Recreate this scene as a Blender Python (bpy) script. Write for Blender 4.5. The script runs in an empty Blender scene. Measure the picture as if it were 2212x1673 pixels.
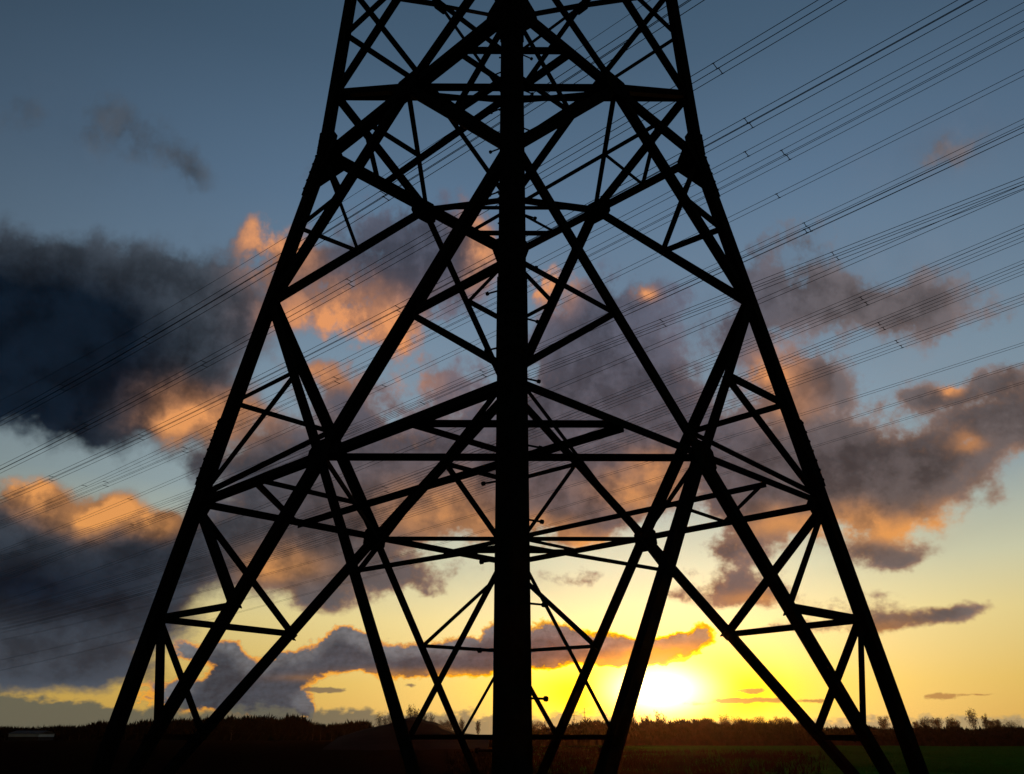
import bpy, math, random
from math import sin, cos, tan, radians, atan2, asin, sqrt, pi
from mathutils import Vector, Matrix, noise

scene = bpy.context.scene
COL = scene.collection

# ------------------------------------------------------------------ camera
FPX = 1799.62            # focal length in pixels of a 2212 px wide picture
PITCH, YAW, ROLL = 0.3951, 0.0007, 0.0008
CAM = Vector((0.008, -10.0, 1.6))
cam_data = bpy.data.cameras.new("camera")
cam_data.sensor_width = 36.0
cam_data.lens = 36.0 * FPX / 2212.0
cam_data.clip_start = 0.05
cam_data.clip_end = 20000.0
cam = bpy.data.objects.new("camera", cam_data)
COL.objects.link(cam)
cam.location = CAM
cam.rotation_mode = 'XYZ'
CAM_R = Matrix.Rotation(-YAW, 3, 'Z') @ Matrix.Rotation(pi / 2 + PITCH, 3, 'X') @ Matrix.Rotation(ROLL, 3, 'Z')
cam.rotation_euler = CAM_R.to_euler('XYZ')
scene.camera = cam


def ray(px, py):
    """direction in the world towards a point of the 2212 x 1673 photograph"""
    v = CAM_R @ Vector(((px - 1106.0) / FPX, -(py - 836.5) / FPX, -1.0))
    return v.normalized()


def sky_dir(px, py):
    d = ray(px, py)
    return math.degrees(atan2(d.x, d.y)), math.degrees(asin(d.z))


SUN_AZ, SUN_EL = sky_dir(1424, 1490)

# ------------------------------------------------------------------ sun lamp
sun_d = bpy.data.lights.new("sun", 'SUN')
sun_d.energy = 2.0
sun_d.angle = radians(0.5)
sun_d.color = (1.0, 0.40, 0.10)
sun = bpy.data.objects.new("sun", sun_d)
COL.objects.link(sun)
sdir = Vector((sin(radians(SUN_AZ)) * cos(radians(SUN_EL)), cos(radians(SUN_AZ)) * cos(radians(SUN_EL)), sin(radians(SUN_EL))))
sun.rotation_euler = sdir.to_track_quat('Z', 'Y').to_euler()
sun.location = (40, 80, 60)

scene.view_settings.view_transform = 'Standard'
scene.view_settings.look = 'None'
scene.view_settings.exposure = 0.0
scene.view_settings.gamma = 1.0
scene.view_settings.use_curve_mapping = False


# ------------------------------------------------------------------ node helpers
class NT:
    def __init__(self, tree):
        self.t = tree

    def n(self, kind, **kw):
        node = self.t.nodes.new(kind)
        for k, v in kw.items():
            setattr(node, k, v)
        return node

    def link(self, a, b):
        self.t.links.new(a, b)

    def put(self, sock, v):
        if isinstance(v, bpy.types.NodeSocket):
            self.link(v, sock)
        else:
            sock.default_value = v

    def m(self, op, a, b=None, c=None, clamp=False):
        node = self.n('ShaderNodeMath', operation=op, use_clamp=clamp)
        self.put(node.inputs[0], a)
        if b is not None:
            self.put(node.inputs[1], b)
        if c is not None:
            self.put(node.inputs[2], c)
        return node.outputs[0]

    def v(self, op, a, b=None, c=None):
        node = self.n('ShaderNodeVectorMath', operation=op)
        self.put(node.inputs[0], a)
        if b is not None:
            self.put(node.inputs[1], b)
        if c is not None:
            self.put(node.inputs[2], c)
        return node.outputs['Value'] if op in ('DOT_PRODUCT', 'LENGTH', 'DISTANCE') else node.outputs[0]

    def comb(self, x, y, z):
        node = self.n('ShaderNodeCombineXYZ')
        for i, q in enumerate((x, y, z)):
            self.put(node.inputs[i], q)
        return node.outputs[0]

    def noise(self, vec, scale, detail=6.0, rough=0.55, lac=2.0, dist=0.0):
        node = self.n('ShaderNodeTexNoise', noise_dimensions='3D')
        self.put(node.inputs['Vector'], vec)
        node.inputs['Scale'].default_value = scale
        node.inputs['Detail'].default_value = detail
        node.inputs['Roughness'].default_value = rough
        node.inputs['Lacunarity'].default_value = lac
        node.inputs['Distortion'].default_value = dist
        return node

    def smooth(self, x, lo, hi):
        node = self.n('ShaderNodeMapRange', interpolation_type='SMOOTHSTEP')
        self.put(node.inputs['Value'], x)
        self.put(node.inputs['From Min'], lo)
        self.put(node.inputs['From Max'], hi)
        return node.outputs[0]

    def mix(self, f, a, b):
        node = self.n('ShaderNodeMix', data_type='RGBA')
        self.put(node.inputs[0], f)
        self.put(node.inputs[6], a if isinstance(a, bpy.types.NodeSocket) else (*a, 1.0))
        self.put(node.inputs[7], b if isinstance(b, bpy.types.NodeSocket) else (*b, 1.0))
        return node.outputs[2]

    def ramp(self, f, stops, interp='LINEAR'):
        node = self.n('ShaderNodeValToRGB')
        r = node.color_ramp
        r.interpolation = interp
        while len(r.elements) < len(stops):
            r.elements.new(1.0)
        for e, (p, c) in zip(r.elements, stops):
            e.position = p
            e.color = (*c, 1.0)
        self.put(node.inputs[0], f)
        return node.outputs[0]

    def scale(self, col, f):
        return self.v('SCALE', col) if False else self._scale(col, f)

    def _scale(self, col, f):
        node = self.n('ShaderNodeVectorMath', operation='SCALE')
        self.put(node.inputs[0], col)
        self.put(node.inputs['Scale'], f)
        return node.outputs[0]


def lin(r, g, b):
    f = lambda c: (c / 255 / 12.92) if c / 255 <= 0.04045 else ((c / 255 + 0.055) / 1.055) ** 2.4
    return (f(r), f(g), f(b))


# ------------------------------------------------------------------ the sky: clouds are placed by compass direction and height above the horizon
world = bpy.data.worlds.new("World")
scene.world = world
world.cycles.sampling_method = 'MANUAL'
world.cycles.sample_map_resolution = 256
scene.cycles.max_bounces = 4
scene.cycles.diffuse_bounces = 1
scene.cycles.glossy_bounces = 1
world.use_nodes = True
wt = world.node_tree
wt.nodes.clear()
W = NT(wt)
gen = W.n('ShaderNodeTexCoord').outputs['Generated']
sep = W.n('ShaderNodeSeparateXYZ')
W.link(W.v('NORMALIZE', gen), sep.inputs[0])
dx, dy, dz = sep.outputs
AZ = W.m('MULTIPLY', W.m('ARCTAN2', dx, dy), 57.29578)
EL = W.m('MULTIPLY', W.m('ARCSINE', dz), 57.29578)
# noise space: features shrink towards the horizon as they do in a flat layer of cloud
ELP = W.m('MAXIMUM', EL, 0.0)
VERT = W.m('ADD', W.m('MULTIPLY', ELP, 0.75), W.m('MULTIPLY', W.m('LOGARITHM', W.m('ADD', ELP, 8.0), 2.71828), 8.0))
NP = W.comb(AZ, VERT, 3.7)
nz1 = W.noise(NP, 0.085, 5.0, 0.56)
nz2 = W.noise(W.v('ADD', NP, (31.0, 17.0, 5.0)), 0.30, 5.0, 0.60)
nz3 = W.noise(W.v('ADD', NP, (11.0, 57.0, 9.0)), 0.9, 3.0, 0.6)
# domain warp
nz4 = W.noise(W.v('ADD', NP, (71.0, 7.0, 2.0)), 2.4, 3.0, 0.6)
warp = W.v('ADD', W.v('SUBTRACT', nz1.outputs['Color'], (0.5, 0.5, 0.5)), (0.0, 0.0, 0.0))
warp2 = W.v('SUBTRACT', nz2.outputs['Color'], (0.5, 0.5, 0.5))
lowfac = W.m('ADD', W.m('MULTIPLY', W.smooth(EL, 0.0, 20.0), 0.85), 0.15)
P0 = W.comb(AZ, EL, 0.0)
P = W.v('ADD', P0, W.v('MULTIPLY', W._scale(warp, lowfac), (8.0, 5.5, 0.0)))
P = W.v('ADD', P, W.v('MULTIPLY', W._scale(warp2, lowfac), (3.0, 2.2, 0.0)))


def field(blobs, pos, grow=1.0):
    acc = 0.0
    for (x, y, rx, ry, w) in blobs:
        a, e = sky_dir(x, y)
        a0, _ = sky_dir(x - rx, y)
        a1, _ = sky_dir(x + rx, y)
        _, e0 = sky_dir(x, y + ry)
        _, e1 = sky_dir(x, y - ry)
        ia, ie = 2.0 / (a1 - a0) / grow, 2.0 / (e1 - e0) / grow
        q = W.v('MULTIPLY_ADD', pos, (ia, ie, 0.0), (-a * ia, -e * ie, 0.0))
        g = W.m('POWER', 0.367879, W.v('DOT_PRODUCT', q, q))
        acc = W.m('MULTIPLY_ADD', g, w, acc)
    return acc


DENS = [
    # thin veils and fill between the heaps
    (1330, 640, 150, 80, 0.42), (1000, 820, 100, 60, 0.35), (1560, 790, 90, 50, 0.3), (1120, 930, 190, 65, 0.8),
    (950, 1030, 220, 65, 0.7), (1360, 985, 140, 55, 0.6), (1150, 1060, 150, 50, 0.6), (560, 1180, 140, 70, 0.6),
    (1800, 930, 130, 60, 0.5), (2100, 960, 100, 60, 0.4), (1240, 740, 120, 60, 0.5),
    (1290, 1240, 110, 22, 0.42), (1560, 1200, 100, 40, 0.4), (980, 1240, 120, 25, 0.4), (1500, 1290, 60, 18, 0.45), (930, 1292, 45, 18, 0.55), (1045, 1300, 30, 16, 0.45), (880, 1270, 50, 20, 0.5), (1590, 1262, 60, 16, 0.45), (1600, 720, 120, 60, 0.45), (2130, 660, 90, 50, 0.45), (1560, 620, 80, 50, 0.35), (2160, 930, 70, 50, 0.4), (1500, 900, 70, 60, 0.4), (520, 1005, 90, 45, 0.5), (420, 1010, 60, 25, 0.45), (610, 960, 60, 50, 0.5), (2090, 1080, 80, 30, 0.35), (1480, 1240, 40, 18, 0.4),
    # dark bank, left
    (60, 700, 200, 150, 1.2), (250, 720, 220, 140, 1.1), (420, 720, 150, 130, 0.9), (120, 880, 220, 80, 0.9),
    (330, 870, 160, 70, 0.8), (500, 650, 70, 60, 0.6), (40, 590, 120, 60, 0.7), (300, 600, 90, 45, 0.5),
    # lit heap left of the middle
    (603, 520, 50, 62, 1.2), (680, 560, 70, 70, 0.7), (800, 540, 110, 80, 1.0), (920, 520, 100, 70, 0.8),
    (1025, 555, 50, 60, 1.1), (955, 575, 80, 65, 0.7), (985, 630, 60, 45, 0.4), (720, 660, 110, 70, 0.9), (830, 650, 90, 70, 0.7), (850, 720, 50, 40, 0.7),
    (700, 805, 70, 28, 0.7), (440, 905, 75, 45, 0.7), (530, 880, 60, 40, 0.5), (780, 850, 80, 45, 0.6),
    (820, 930, 130, 60, 0.9), (1000, 985, 110, 55, 0.8), (900, 1080, 150, 65, 0.9), (1010, 1130, 100, 45, 0.8),
    (760, 1120, 150, 65, 0.9), (640, 1010, 90, 60, 0.7), (600, 1110, 100, 50, 0.7), (820, 1230, 100, 45, 0.7),
    (690, 1200, 120, 55, 0.8), (620, 1240, 80, 35, 0.7), (720, 1295, 60, 25, 0.6),
    # grey heap right of the middle
    (1300, 790, 130, 100, 1.1), (1400, 850, 75, 85, 1.0), (1200, 850, 100, 75, 0.9), (1260, 690, 80, 55, 0.5),
    (1165, 625, 45, 40, 0.7), (1410, 622, 22, 18, 0.7), (1250, 930, 150, 55, 0.9), (1400, 930, 90, 45, 0.8),
    (1200, 1000, 120, 55, 0.8), (1330, 1060, 100, 45, 0.8), (1440, 1015, 60, 35, 0.7), (1260, 1100, 120, 45, 0.8),
    (1200, 1145, 80, 25, 0.6),
    # right
    (1720, 545, 80, 45, 0.90), (1740, 650, 110, 55, 1.00), (1870, 655, 120, 55, 1.10), (1990, 640, 70, 45, 0.80),
    (2060, 310, 100, 50, 0.33), (1770, 815, 75, 45, 1.40), (1700, 835, 45, 40, 1.10), (1950, 835, 65, 40, 1.20),
    (2030, 835, 70, 32, 0.90), (2140, 790, 80, 45, 1.10), (2200, 870, 70, 75, 1.10), (2080, 890, 80, 40, 0.80),
    (1600, 930, 90, 60, 0.60), (1660, 990, 110, 60, 0.80), (1850, 1010, 150, 75, 1.20), (2000, 1020, 120, 65, 1.10),
    (1960, 930, 90, 40, 0.60), (1750, 1080, 130, 50, 0.90), (1930, 1115, 100, 40, 0.80), (1640, 1085, 80, 45, 0.70),
    (1900, 1190, 80, 30, 0.90), (1970, 1200, 50, 22, 0.60), (1640, 1170, 70, 30, 0.50), (1720, 1235, 70, 22, 0.35),
    # streaks low on the right
    (1640, 1292, 70, 22, 0.95), (1870, 1312, 75, 32, 1.0), (1960, 1330, 80, 20, 1.0), (2070, 1318, 75, 18, 1.0),
    (1830, 1352, 75, 20, 0.8), (1710, 1350, 60, 16, 0.7),
    # dark bank low on the left
    (150, 1105, 140, 40, 0.8), (300, 1150, 80, 40, 0.8), (60, 1090, 70, 30, 0.6), (60, 1180, 130, 80, 1.1), (200, 1210, 150, 80, 1.1), (330, 1250, 120, 75, 1.0), (100, 1320, 200, 80, 1.2),
    (240, 1330, 140, 45, 0.9), (470, 1190, 110, 60, 0.8), (80, 1055, 50, 22, 0.8), (250, 1080, 50, 28, 0.9),
    (332, 1128, 32, 20, 1.1), (130, 1432, 210, 48, 1.3), 
    # faint high scraps
    (50, 245, 80, 45, 0.62), (290, 290, 130, 60, 0.58), (430, 362, 55, 32, 0.52), (680, 335, 60, 28, 0.42),
]
CRISP = [
    # heaps and steam low on the left, band across the middle
    (405, 1405, 38, 26, 1.0), (480, 1408, 28, 26, 1.1), (500, 1448, 45, 40, 1.0), (560, 1490, 70, 42, 1.1),
    (450, 1500, 140, 34, 1.1), (600, 1516, 50, 24, 0.9), (645, 1527, 28, 15, 0.9), (667, 1550, 11, 22, 1.0),
    (585, 1545, 22, 16, 0.8), (620, 1445, 45, 24, 1.0), (690, 1425, 60, 32, 1.0), (748, 1382, 40, 26, 1.0),
    (795, 1400, 40, 26, 0.8), (850, 1430, 100, 28, 1.0), (950, 1425, 100, 32, 1.0), (1050, 1415, 80, 36, 1.0),
    (1065, 1365, 30, 24, 0.7), (1180, 1372, 60, 28, 1.1), (1280, 1395, 80, 26, 1.0), (1400, 1402, 80, 22, 1.0),
    (1480, 1388, 45, 20, 0.8), (1525, 1362, 26, 22, 0.7), (1340, 1424, 80, 15, 0.8), (1200, 1415, 60, 22, 1.0),
]
SLIVER = [
    (700, 1491, 55, 8, 1.0), (890, 1480, 20, 7, 0.7), (1625, 1492, 34, 6, 1.1), (1580, 1514, 40, 7, 1.0),
    (1660, 1513, 60, 7, 1.0), (1760, 1515, 40, 5, 0.8), (2030, 1505, 45, 8, 1.0), (2115, 1500, 45, 3.5, 0.7),
    (1500, 1520, 40, 5, 0.6),
]
LIT = [
    (600, 510, 45, 60, 1.3), (1037, 545, 35, 55, 1.2), (700, 680, 90, 50, 0.9), (800, 690, 80, 45, 0.9),
    (872, 725, 45, 40, 1.0), (760, 620, 120, 30, 0.35), (690, 805, 75, 25, 0.9), (440, 905, 85, 42, 1.0),
    (370, 935, 60, 25, 0.6), (560, 880, 60, 40, 0.5), (75, 1055, 65, 28, 1.2), (245, 1085, 65, 32, 1.2),
    (332, 1130, 40, 24, 1.6), (190, 1110, 70, 28, 0.8), (960, 1080, 110, 45, 0.55), (1000, 1130, 80, 35, 0.55), (600, 1235, 60, 28, 0.6),
    (660, 1215, 70, 28, 0.45), (1150, 630, 50, 45, 1.1), (1210, 600, 40, 30, 0.8), (1410, 620, 22, 18, 1.2),
    (1440, 1005, 60, 32, 0.7), (1360, 1048, 70, 26, 0.7), (1190, 1132, 60, 22, 0.7), (1280, 1160, 60, 18, 0.8),
    (1690, 800, 38, 36, 1.2), (1735, 865, 50, 36, 0.5), (2015, 815, 22, 20, 1.3), (2060, 950, 40, 18, 0.9),
    (1860, 1132, 110, 28, 0.9), (1985, 1132, 70, 24, 0.7), (1700, 1122, 70, 26, 0.5), (2205, 1005, 20, 28, 0.9),
    (1000, 1456, 150, 9, 0.9), (840, 1468, 130, 7, 0.7), (1440, 1414, 110, 15, 1.5), (1330, 1432, 100, 11, 1.4),
    (1200, 1448, 70, 8, 1.2), (1640, 1296, 60, 14, 0.5), (1880, 1342, 60, 18, 0.5), (900, 800, 60, 30, 0.4),
]
DARK = [
    (0, 760, 380, 200, 1.5), (250, 700, 200, 120, 0.4), (40, 1260, 330, 95, 1.0), (120, 1000, 330, 80, 0.45), (1850, 1010, 170, 70, 0.30),
    (330, 1200, 150, 80, 0.3),  (750, 1130, 130, 70, 0.25), (780, 540, 120, 60, 0.2),
]
VEIL = [(1340, 690, 200, 110, 0.6), (1760, 640, 240, 100, 0.6), (1560, 850, 170, 130, 0.4), (2060, 900, 180, 140, 0.55), (1000, 880, 180, 110, 0.35),
        (640, 1010, 140, 90, 0.35), (200, 300, 260, 80, 0.30), (2040, 310, 160, 70, 0.35), (1900, 1170, 200, 60, 0.35), (1050, 1250, 240, 50, 0.3), (480, 620, 110, 90, 0.4)]
Dveil = W.m('MULTIPLY', field(VEIL, P, 1.0), W.m('ADD', 1.0, W.m('MULTIPLY', W.m('SUBTRACT', nz2.outputs['Fac'], 0.5), 2.4)), clamp=True)
Dsoft = field(DENS, P, 1.12)
Pc = W.v('ADD', P0, W.v('MULTIPLY', warp2, (1.9, 1.3, 0.0)))
Pc = W.v('ADD', Pc, W.v('MULTIPLY', W.v('SUBTRACT', nz3.outputs['Color'], (0.5, 0.5, 0.5)), (0.9, 0.8, 0.0)))
Dcrisp = field(CRISP, Pc, 1.18)
Psl = W.v('ADD', P0, W.v('MULTIPLY', W.v('SUBTRACT', nz3.outputs['Color'], (0.5, 0.5, 0.5)), (0.9, 0.35, 0.0)))
Dsl = field(SLIVER, Psl)
Lf = field(LIT, P, 1.15)
Dk = field(DARK, P)
n1 = W.m('SUBTRACT', nz1.outputs['Fac'], 0.5)
n2 = W.m('SUBTRACT', nz2.outputs['Fac'], 0.5)
n3 = W.m('SUBTRACT', nz3.outputs['Fac'], 0.5)
n4 = W.m('SUBTRACT', nz4.outputs['Fac'], 0.5)
fb = W.m('ADD', W.m('MULTIPLY', n1, 1.5), W.m('ADD', W.m('MULTIPLY', n2, 1.9), W.m('MULTIPLY', n3, W.m('ADD', 0.35, W.m('MULTIPLY', W.smooth(AZ, -20.0, -8.0), 0.35)))))
# relief: the same noise a step nearer the sun tells which side of a billow catches the light
nz2b = W.noise(W.v('ADD', NP, (31.0 + 0.9, 17.0 - 1.1, 5.0)), 0.30, 5.0, 0.60)
nz1b = W.noise(W.v('ADD', NP, (1.6, -2.2, 0.0)), 0.085, 5.0, 0.56)
relief = W.m('ADD', W.m('MULTIPLY', W.m('SUBTRACT', nz2.outputs['Fac'], nz2b.outputs['Fac']), 2.6), W.m('MULTIPLY', W.m('SUBTRACT', nz1.outputs['Fac'], nz1b.outputs['Fac']), 3.0))
relief = W.m('MAXIMUM', W.m('MINIMUM', relief, 0.30), -0.26)
fb = W.m('MULTIPLY', fb, W.m('SUBTRACT', 1.0, W.m('MULTIPLY', W.m('MINIMUM', Dk, 1.0), 0.45)))
fb = W.m('MULTIPLY', fb, W.m('ADD', 1.0, W.m('MULTIPLY', W.smooth(AZ, -20.0, -8.0), 0.55)))
fb = W.m('MULTIPLY', fb, W.m('ADD', 0.15, W.m('MULTIPLY', W.smooth(Dsoft, 0.02, 0.32), 0.85)))
ds = W.m('ADD', Dsoft, fb)
# cloud only within the part of the sky the photograph looks at plus loose scraps all round
a_soft = W.smooth(ds, 0.20, 0.95)
dc = W.m('ADD', Dcrisp, W.m('ADD', W.m('MULTIPLY', n2, 0.4), W.m('ADD', W.m('MULTIPLY', n3, 0.5), W.m('MULTIPLY', n4, 0.45))))
nz3b = W.noise(W.v('ADD', NP, (11.35, 56.6, 9.0)), 0.9, 3.0, 0.6)
nz4b = W.noise(W.v('ADD', NP, (71.14, 6.84, 2.0)), 2.4, 3.0, 0.6)
relief3 = W.m('ADD', W.m('SUBTRACT', nz3.outputs['Fac'], nz3b.outputs['Fac']), W.m('MULTIPLY', W.m('SUBTRACT', nz4.outputs['Fac'], nz4b.outputs['Fac']), 0.7))
a_sl = W.m('MULTIPLY', W.smooth(W.m('ADD', Dsl, W.m('MULTIPLY', n4, 0.8)), 0.35, 0.75), 0.85)
a_crisp = W.smooth(dc, 0.42, 0.68)
Dup = field(CRISP, W.v('ADD', Pc, (0.35, 0.75, 0.0)), 1.18)
topness = W.m('SUBTRACT', 1.0, W.smooth(W.m('ADD', Dup, W.m('ADD', W.m('MULTIPLY', n3, 0.7), W.m('MULTIPLY', n4, 0.5))), 0.25, 1.25))
rim = W.m('MULTIPLY', W.m('MULTIPLY', W.smooth(dc, 0.46, 0.54), W.m('SUBTRACT', 1.0, W.smooth(dc, 0.58, 0.85))), W.m('SUBTRACT', 1.0, a_soft))

# clear sky
sky = W.n('ShaderNodeTexSky', sky_type='NISHITA')
sky.sun_disc = False
sky.sun_elevation = radians(SUN_EL)
sky.sun_rotation = radians(SUN_AZ)
sky.air_density = 1.0
sky.dust_density = 1.5
sky_part = W._scale(sky.outputs[0], 0.05 * 0.12)
clear = W.ramp(W.m('DIVIDE', EL, 60.0, clamp=True), [
    (0.00, lin(206, 160, 76)), (0.05, lin(216, 182, 92)), (0.115, lin(222, 204, 138)), (0.17, lin(200, 202, 170)),
    (0.25, lin(150, 168, 172)), (0.34, lin(128, 150, 166)), (0.45, lin(108, 132, 154)), (0.58, lin(88, 114, 140)),
    (0.72, lin(68, 92, 115)), (0.85, lin(54, 77, 98)), (1.0, lin(42, 62, 84))])
# falls off away from the sunset
daz = W.m('ABSOLUTE', W.m('SUBTRACT', AZ, SUN_AZ - 2.0))
fall = W.m('SUBTRACT', 1.0, W.m('MULTIPLY', W.smooth(daz, 12.0, 75.0), 0.78))
fall = W.m('MULTIPLY', fall, W.m('SUBTRACT', 1.0, W.m('MULTIPLY', W.smooth(daz, 70.0, 140.0), 0.55)))
clear = W._scale(clear, fall)
# glow round the sun
ga = W.m('SUBTRACT', AZ, SUN_AZ)
ge = W.m('SUBTRACT', EL, SUN_EL)


def glow(sa, se):
    q = W.m('ADD', W.m('POWER', W.m('DIVIDE', W.m('ABSOLUTE', ga), sa), 2.0), W.m('POWER', W.m('DIVIDE', W.m('ABSOLUTE', ge), se), 2.0))
    return W.m('POWER', 0.367879, q)


g_wide = glow(14.0, 8.0)
g_mid = glow(7.5, 4.0)
g_core = glow(2.8, 1.3)
clear = W.v('ADD', clear, W._scale((0.46, 0.40, 0.26), g_wide))
clear = W.v('ADD', clear, W._scale((0.60, 0.29, 0.0), g_mid))
clear = W.v('ADD', clear, W._scale((0.25, 0.10, -0.55), glow(8.5, 2.4)))
clear = W.v('ADD', clear, W._scale((2.5, 2.2, 1.6), g_core))
clear = W.v('MAXIMUM', clear, (0.0, 0.0, 0.0))
clear = W.v('ADD', clear, sky_part)

# cloud colours
shade = W.ramp(W.m('DIVIDE', EL, 50.0, clamp=True), [
    (0.00, lin(80, 84, 90)), (0.08, lin(84, 86, 92)), (0.16, lin(92, 86, 86)), (0.25, lin(94, 84, 84)), (0.36, lin(92, 86, 93)),
    (0.55, lin(84, 87, 102)), (1.0, lin(66, 76, 94))])
shade = W.mix(W.smooth(AZ, -8.0, -24.0), shade, lin(62, 70, 80))
shade = W.mix(W.m('MULTIPLY', W.smooth(AZ, 12.0, 26.0), 0.5), shade, lin(112, 100, 94))
shade = W.mix(W.m('MINIMUM', W.m('MULTIPLY', Dk, 0.97), 0.97), shade, lin(10, 24, 38))
shade = W._scale(shade, W.m('SUBTRACT', 1.32, W.m('MULTIPLY', W.smooth(ds, 0.3, 1.5), 0.42)))
shade = W._scale(shade, W.m('MAXIMUM', 0.5, W.m('ADD', 0.92, W.m('ADD', W.m('MULTIPLY', W.m('ADD', n2, W.m('MULTIPLY', n3, 0.6)), 0.95), W.m('MULTIPLY', relief, 0.6)))))
thin = W.m('SUBTRACT', 1.0, W.smooth(ds, 0.55, 1.25))
litf = W.m('MULTIPLY', Lf, W.m('ADD', 0.74, W.m('ADD', W.m('MULTIPLY', n2, 1.2), W.m('ADD', W.m('MULTIPLY', n3, 0.25), W.m('MULTIPLY', relief, 0.7)))))
litc = W.m('MAXIMUM', litf, 0.0)
litf = W.m('ADD', litf, W.m('MULTIPLY', W.m('MULTIPLY', thin, 0.22), W.m('MULTIPLY', W.smooth(EL, 30.0, 10.0), W.smooth(AZ, -26.0, -10.0))), clamp=True)
lit_c = W.ramp(W.m('DIVIDE', EL, 50.0, clamp=True), [
    (0.0, lin(250, 170, 40)), (0.10, lin(246, 160, 52)), (0.2, lin(226, 154, 84)), (0.5, lin(226, 150, 98)), (1.0, lin(220, 160, 120))])
soft_c = W.mix(litf, shade, lit_c)
crisp_l = W.m('ADD', W.m('MULTIPLY', litc, 0.95), W.m('MULTIPLY', rim, W.m('ADD', 0.85, W.m('MULTIPLY', n1, 1.5))), clamp=True)
shade_c = W._scale(W.mix(topness, W.mix(W.smooth(AZ, 2.0, 14.0), lin(66, 72, 80), lin(122, 92, 70)), W.mix(W.smooth(AZ, 2.0, 14.0), lin(108, 110, 114), lin(150, 122, 96))), W.m('MAXIMUM', 0.4, W.m('ADD', 0.92, W.m('ADD', W.m('MULTIPLY', relief3, 0.75), W.m('MULTIPLY', relief, 0.5)))))
crisp_c = W.mix(crisp_l, shade_c, lit_c)
veil_c = W.mix(0.5, clear, W.mix(W.m('MULTIPLY', litc, 0.6), shade, lit_c))
out = W.mix(a_soft, W.mix(Dveil, clear, veil_c), soft_c)
out = W.mix(a_crisp, out, crisp_c)
out = W.mix(a_sl, out, W.mix(W.smooth(AZ, 0.0, 12.0), lin(112, 100, 84), lin(176, 128, 74)))
# edges of the low cloud burn gold close to the sun
edge = W.m('MULTIPLY', W.smooth(dc, 0.38, 0.52), W.m('SUBTRACT', 1.0, W.smooth(dc, 0.55, 0.85)))
out = W.v('MAXIMUM', W.v('ADD', out, W._scale((0.75, 0.30, -0.35), W.m('MULTIPLY', edge, glow(9.0, 5.0)))), (0.0, 0.0, 0.0))
# cloud bank lying on the horizon
bank_top = W.m('ADD', 1.15, W.m('ADD', W.m('MULTIPLY', n2, 2.4), W.m('MULTIPLY', n3, 1.2)))
bank_top = W.m('SUBTRACT', bank_top, W.m('MULTIPLY', W.smooth(AZ, 6.0, 13.0), 0.55))
bank_top = W.m('ADD', bank_top, W.m('MULTIPLY', W.smooth(AZ, -20.0, -30.0), 0.7))
bank = W.m('SUBTRACT', 1.0, W.smooth(W.m('SUBTRACT', EL, bank_top), -0.12, 0.35))
bank_c = W.mix(W.smooth(AZ, -22.0, 22.0), lin(92, 94, 82), lin(168, 150, 112))
bank_c = W.v('ADD', bank_c, W._scale((0.55, 0.40, 0.05), W.m('MULTIPLY', g_mid, 0.8)))
out = W.mix(W.m('MULTIPLY', bank, 0.93), out, bank_c)
# veil of the sun over everything near it
out = W.v('ADD', out, W._scale((0.9, 0.75, 0.45), W.m('MULTIPLY', g_core, 0.9)))
# below the horizon: dark land
out = W.mix(W.smooth(EL, -0.3, -1.5), out, (0.004, 0.004, 0.003))
bg = W.n('ShaderNodeBackground')
W.link(out, bg.inputs['Color'])
bg.inputs['Strength'].default_value = 1.0
wo = W.n('ShaderNodeOutputWorld')
W.link(bg.outputs[0], wo.inputs['Surface'])


# ------------------------------------------------------------------ materials
def material(name, base, rough=0.8, spec=0.2, var=0.0, scale=6.0, base2=None, metallic=0.0, bump=0.0):
    m = bpy.data.materials.new(name)
    m.use_nodes = True
    t = NT(m.node_tree)
    bsdf = m.node_tree.nodes['Principled BSDF']
    bsdf.inputs['Roughness'].default_value = rough
    bsdf.inputs['Metallic'].default_value = metallic
    bsdf.inputs['Specular IOR Level'].default_value = spec
    tc = t.n('ShaderNodeTexCoord').outputs['Object']
    nz = t.noise(tc, scale, 5.0, 0.6)
    b2 = base2 if base2 else tuple(c * (1 - var) for c in base)
    t.link(t.mix(t.smooth(nz.outputs['Fac'], 0.35, 0.65), base, b2), bsdf.inputs['Base Color'])
    if bump:
        bp = t.n('ShaderNodeBump')
        bp.inputs['Strength'].default_value = bump
        t.link(nz.outputs['Fac'], bp.inputs['Height'])
        t.link(bp.outputs[0], bsdf.inputs['Normal'])
    return m


M_STEEL = material('dark_painted_steel', (0.010, 0.011, 0.012), 0.8, 0.0, base2=(0.007, 0.0065, 0.006), scale=9.0)
M_WIRE = material('weathered_aluminium', (0.030, 0.032, 0.034), 0.8, 0.05, var=0.3, scale=1.0)
M_BARK = material('bark', (0.05, 0.038, 0.028), 0.9, 0.1, var=0.4, scale=3.0)
M_TWIG = material('winter_twigs', (0.06, 0.040, 0.026), 0.9, 0.1, var=0.4, scale=1.5)
M_BRUSH = material('brown_brush', (0.060, 0.026, 0.016), 0.95, 0.05, base2=(0.030, 0.018, 0.010), scale=0.8)
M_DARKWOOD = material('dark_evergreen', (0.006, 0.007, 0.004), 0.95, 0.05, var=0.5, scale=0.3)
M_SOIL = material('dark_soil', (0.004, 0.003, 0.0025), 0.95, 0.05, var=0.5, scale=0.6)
M_PALE = material('pale_cladding', (0.62, 0.62, 0.60), 0.7, 0.2, var=0.15, scale=0.8)
M_ROOF = material('dark_roof', (0.03, 0.03, 0.03), 0.8, 0.2, var=0.3, scale=0.8)


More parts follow.
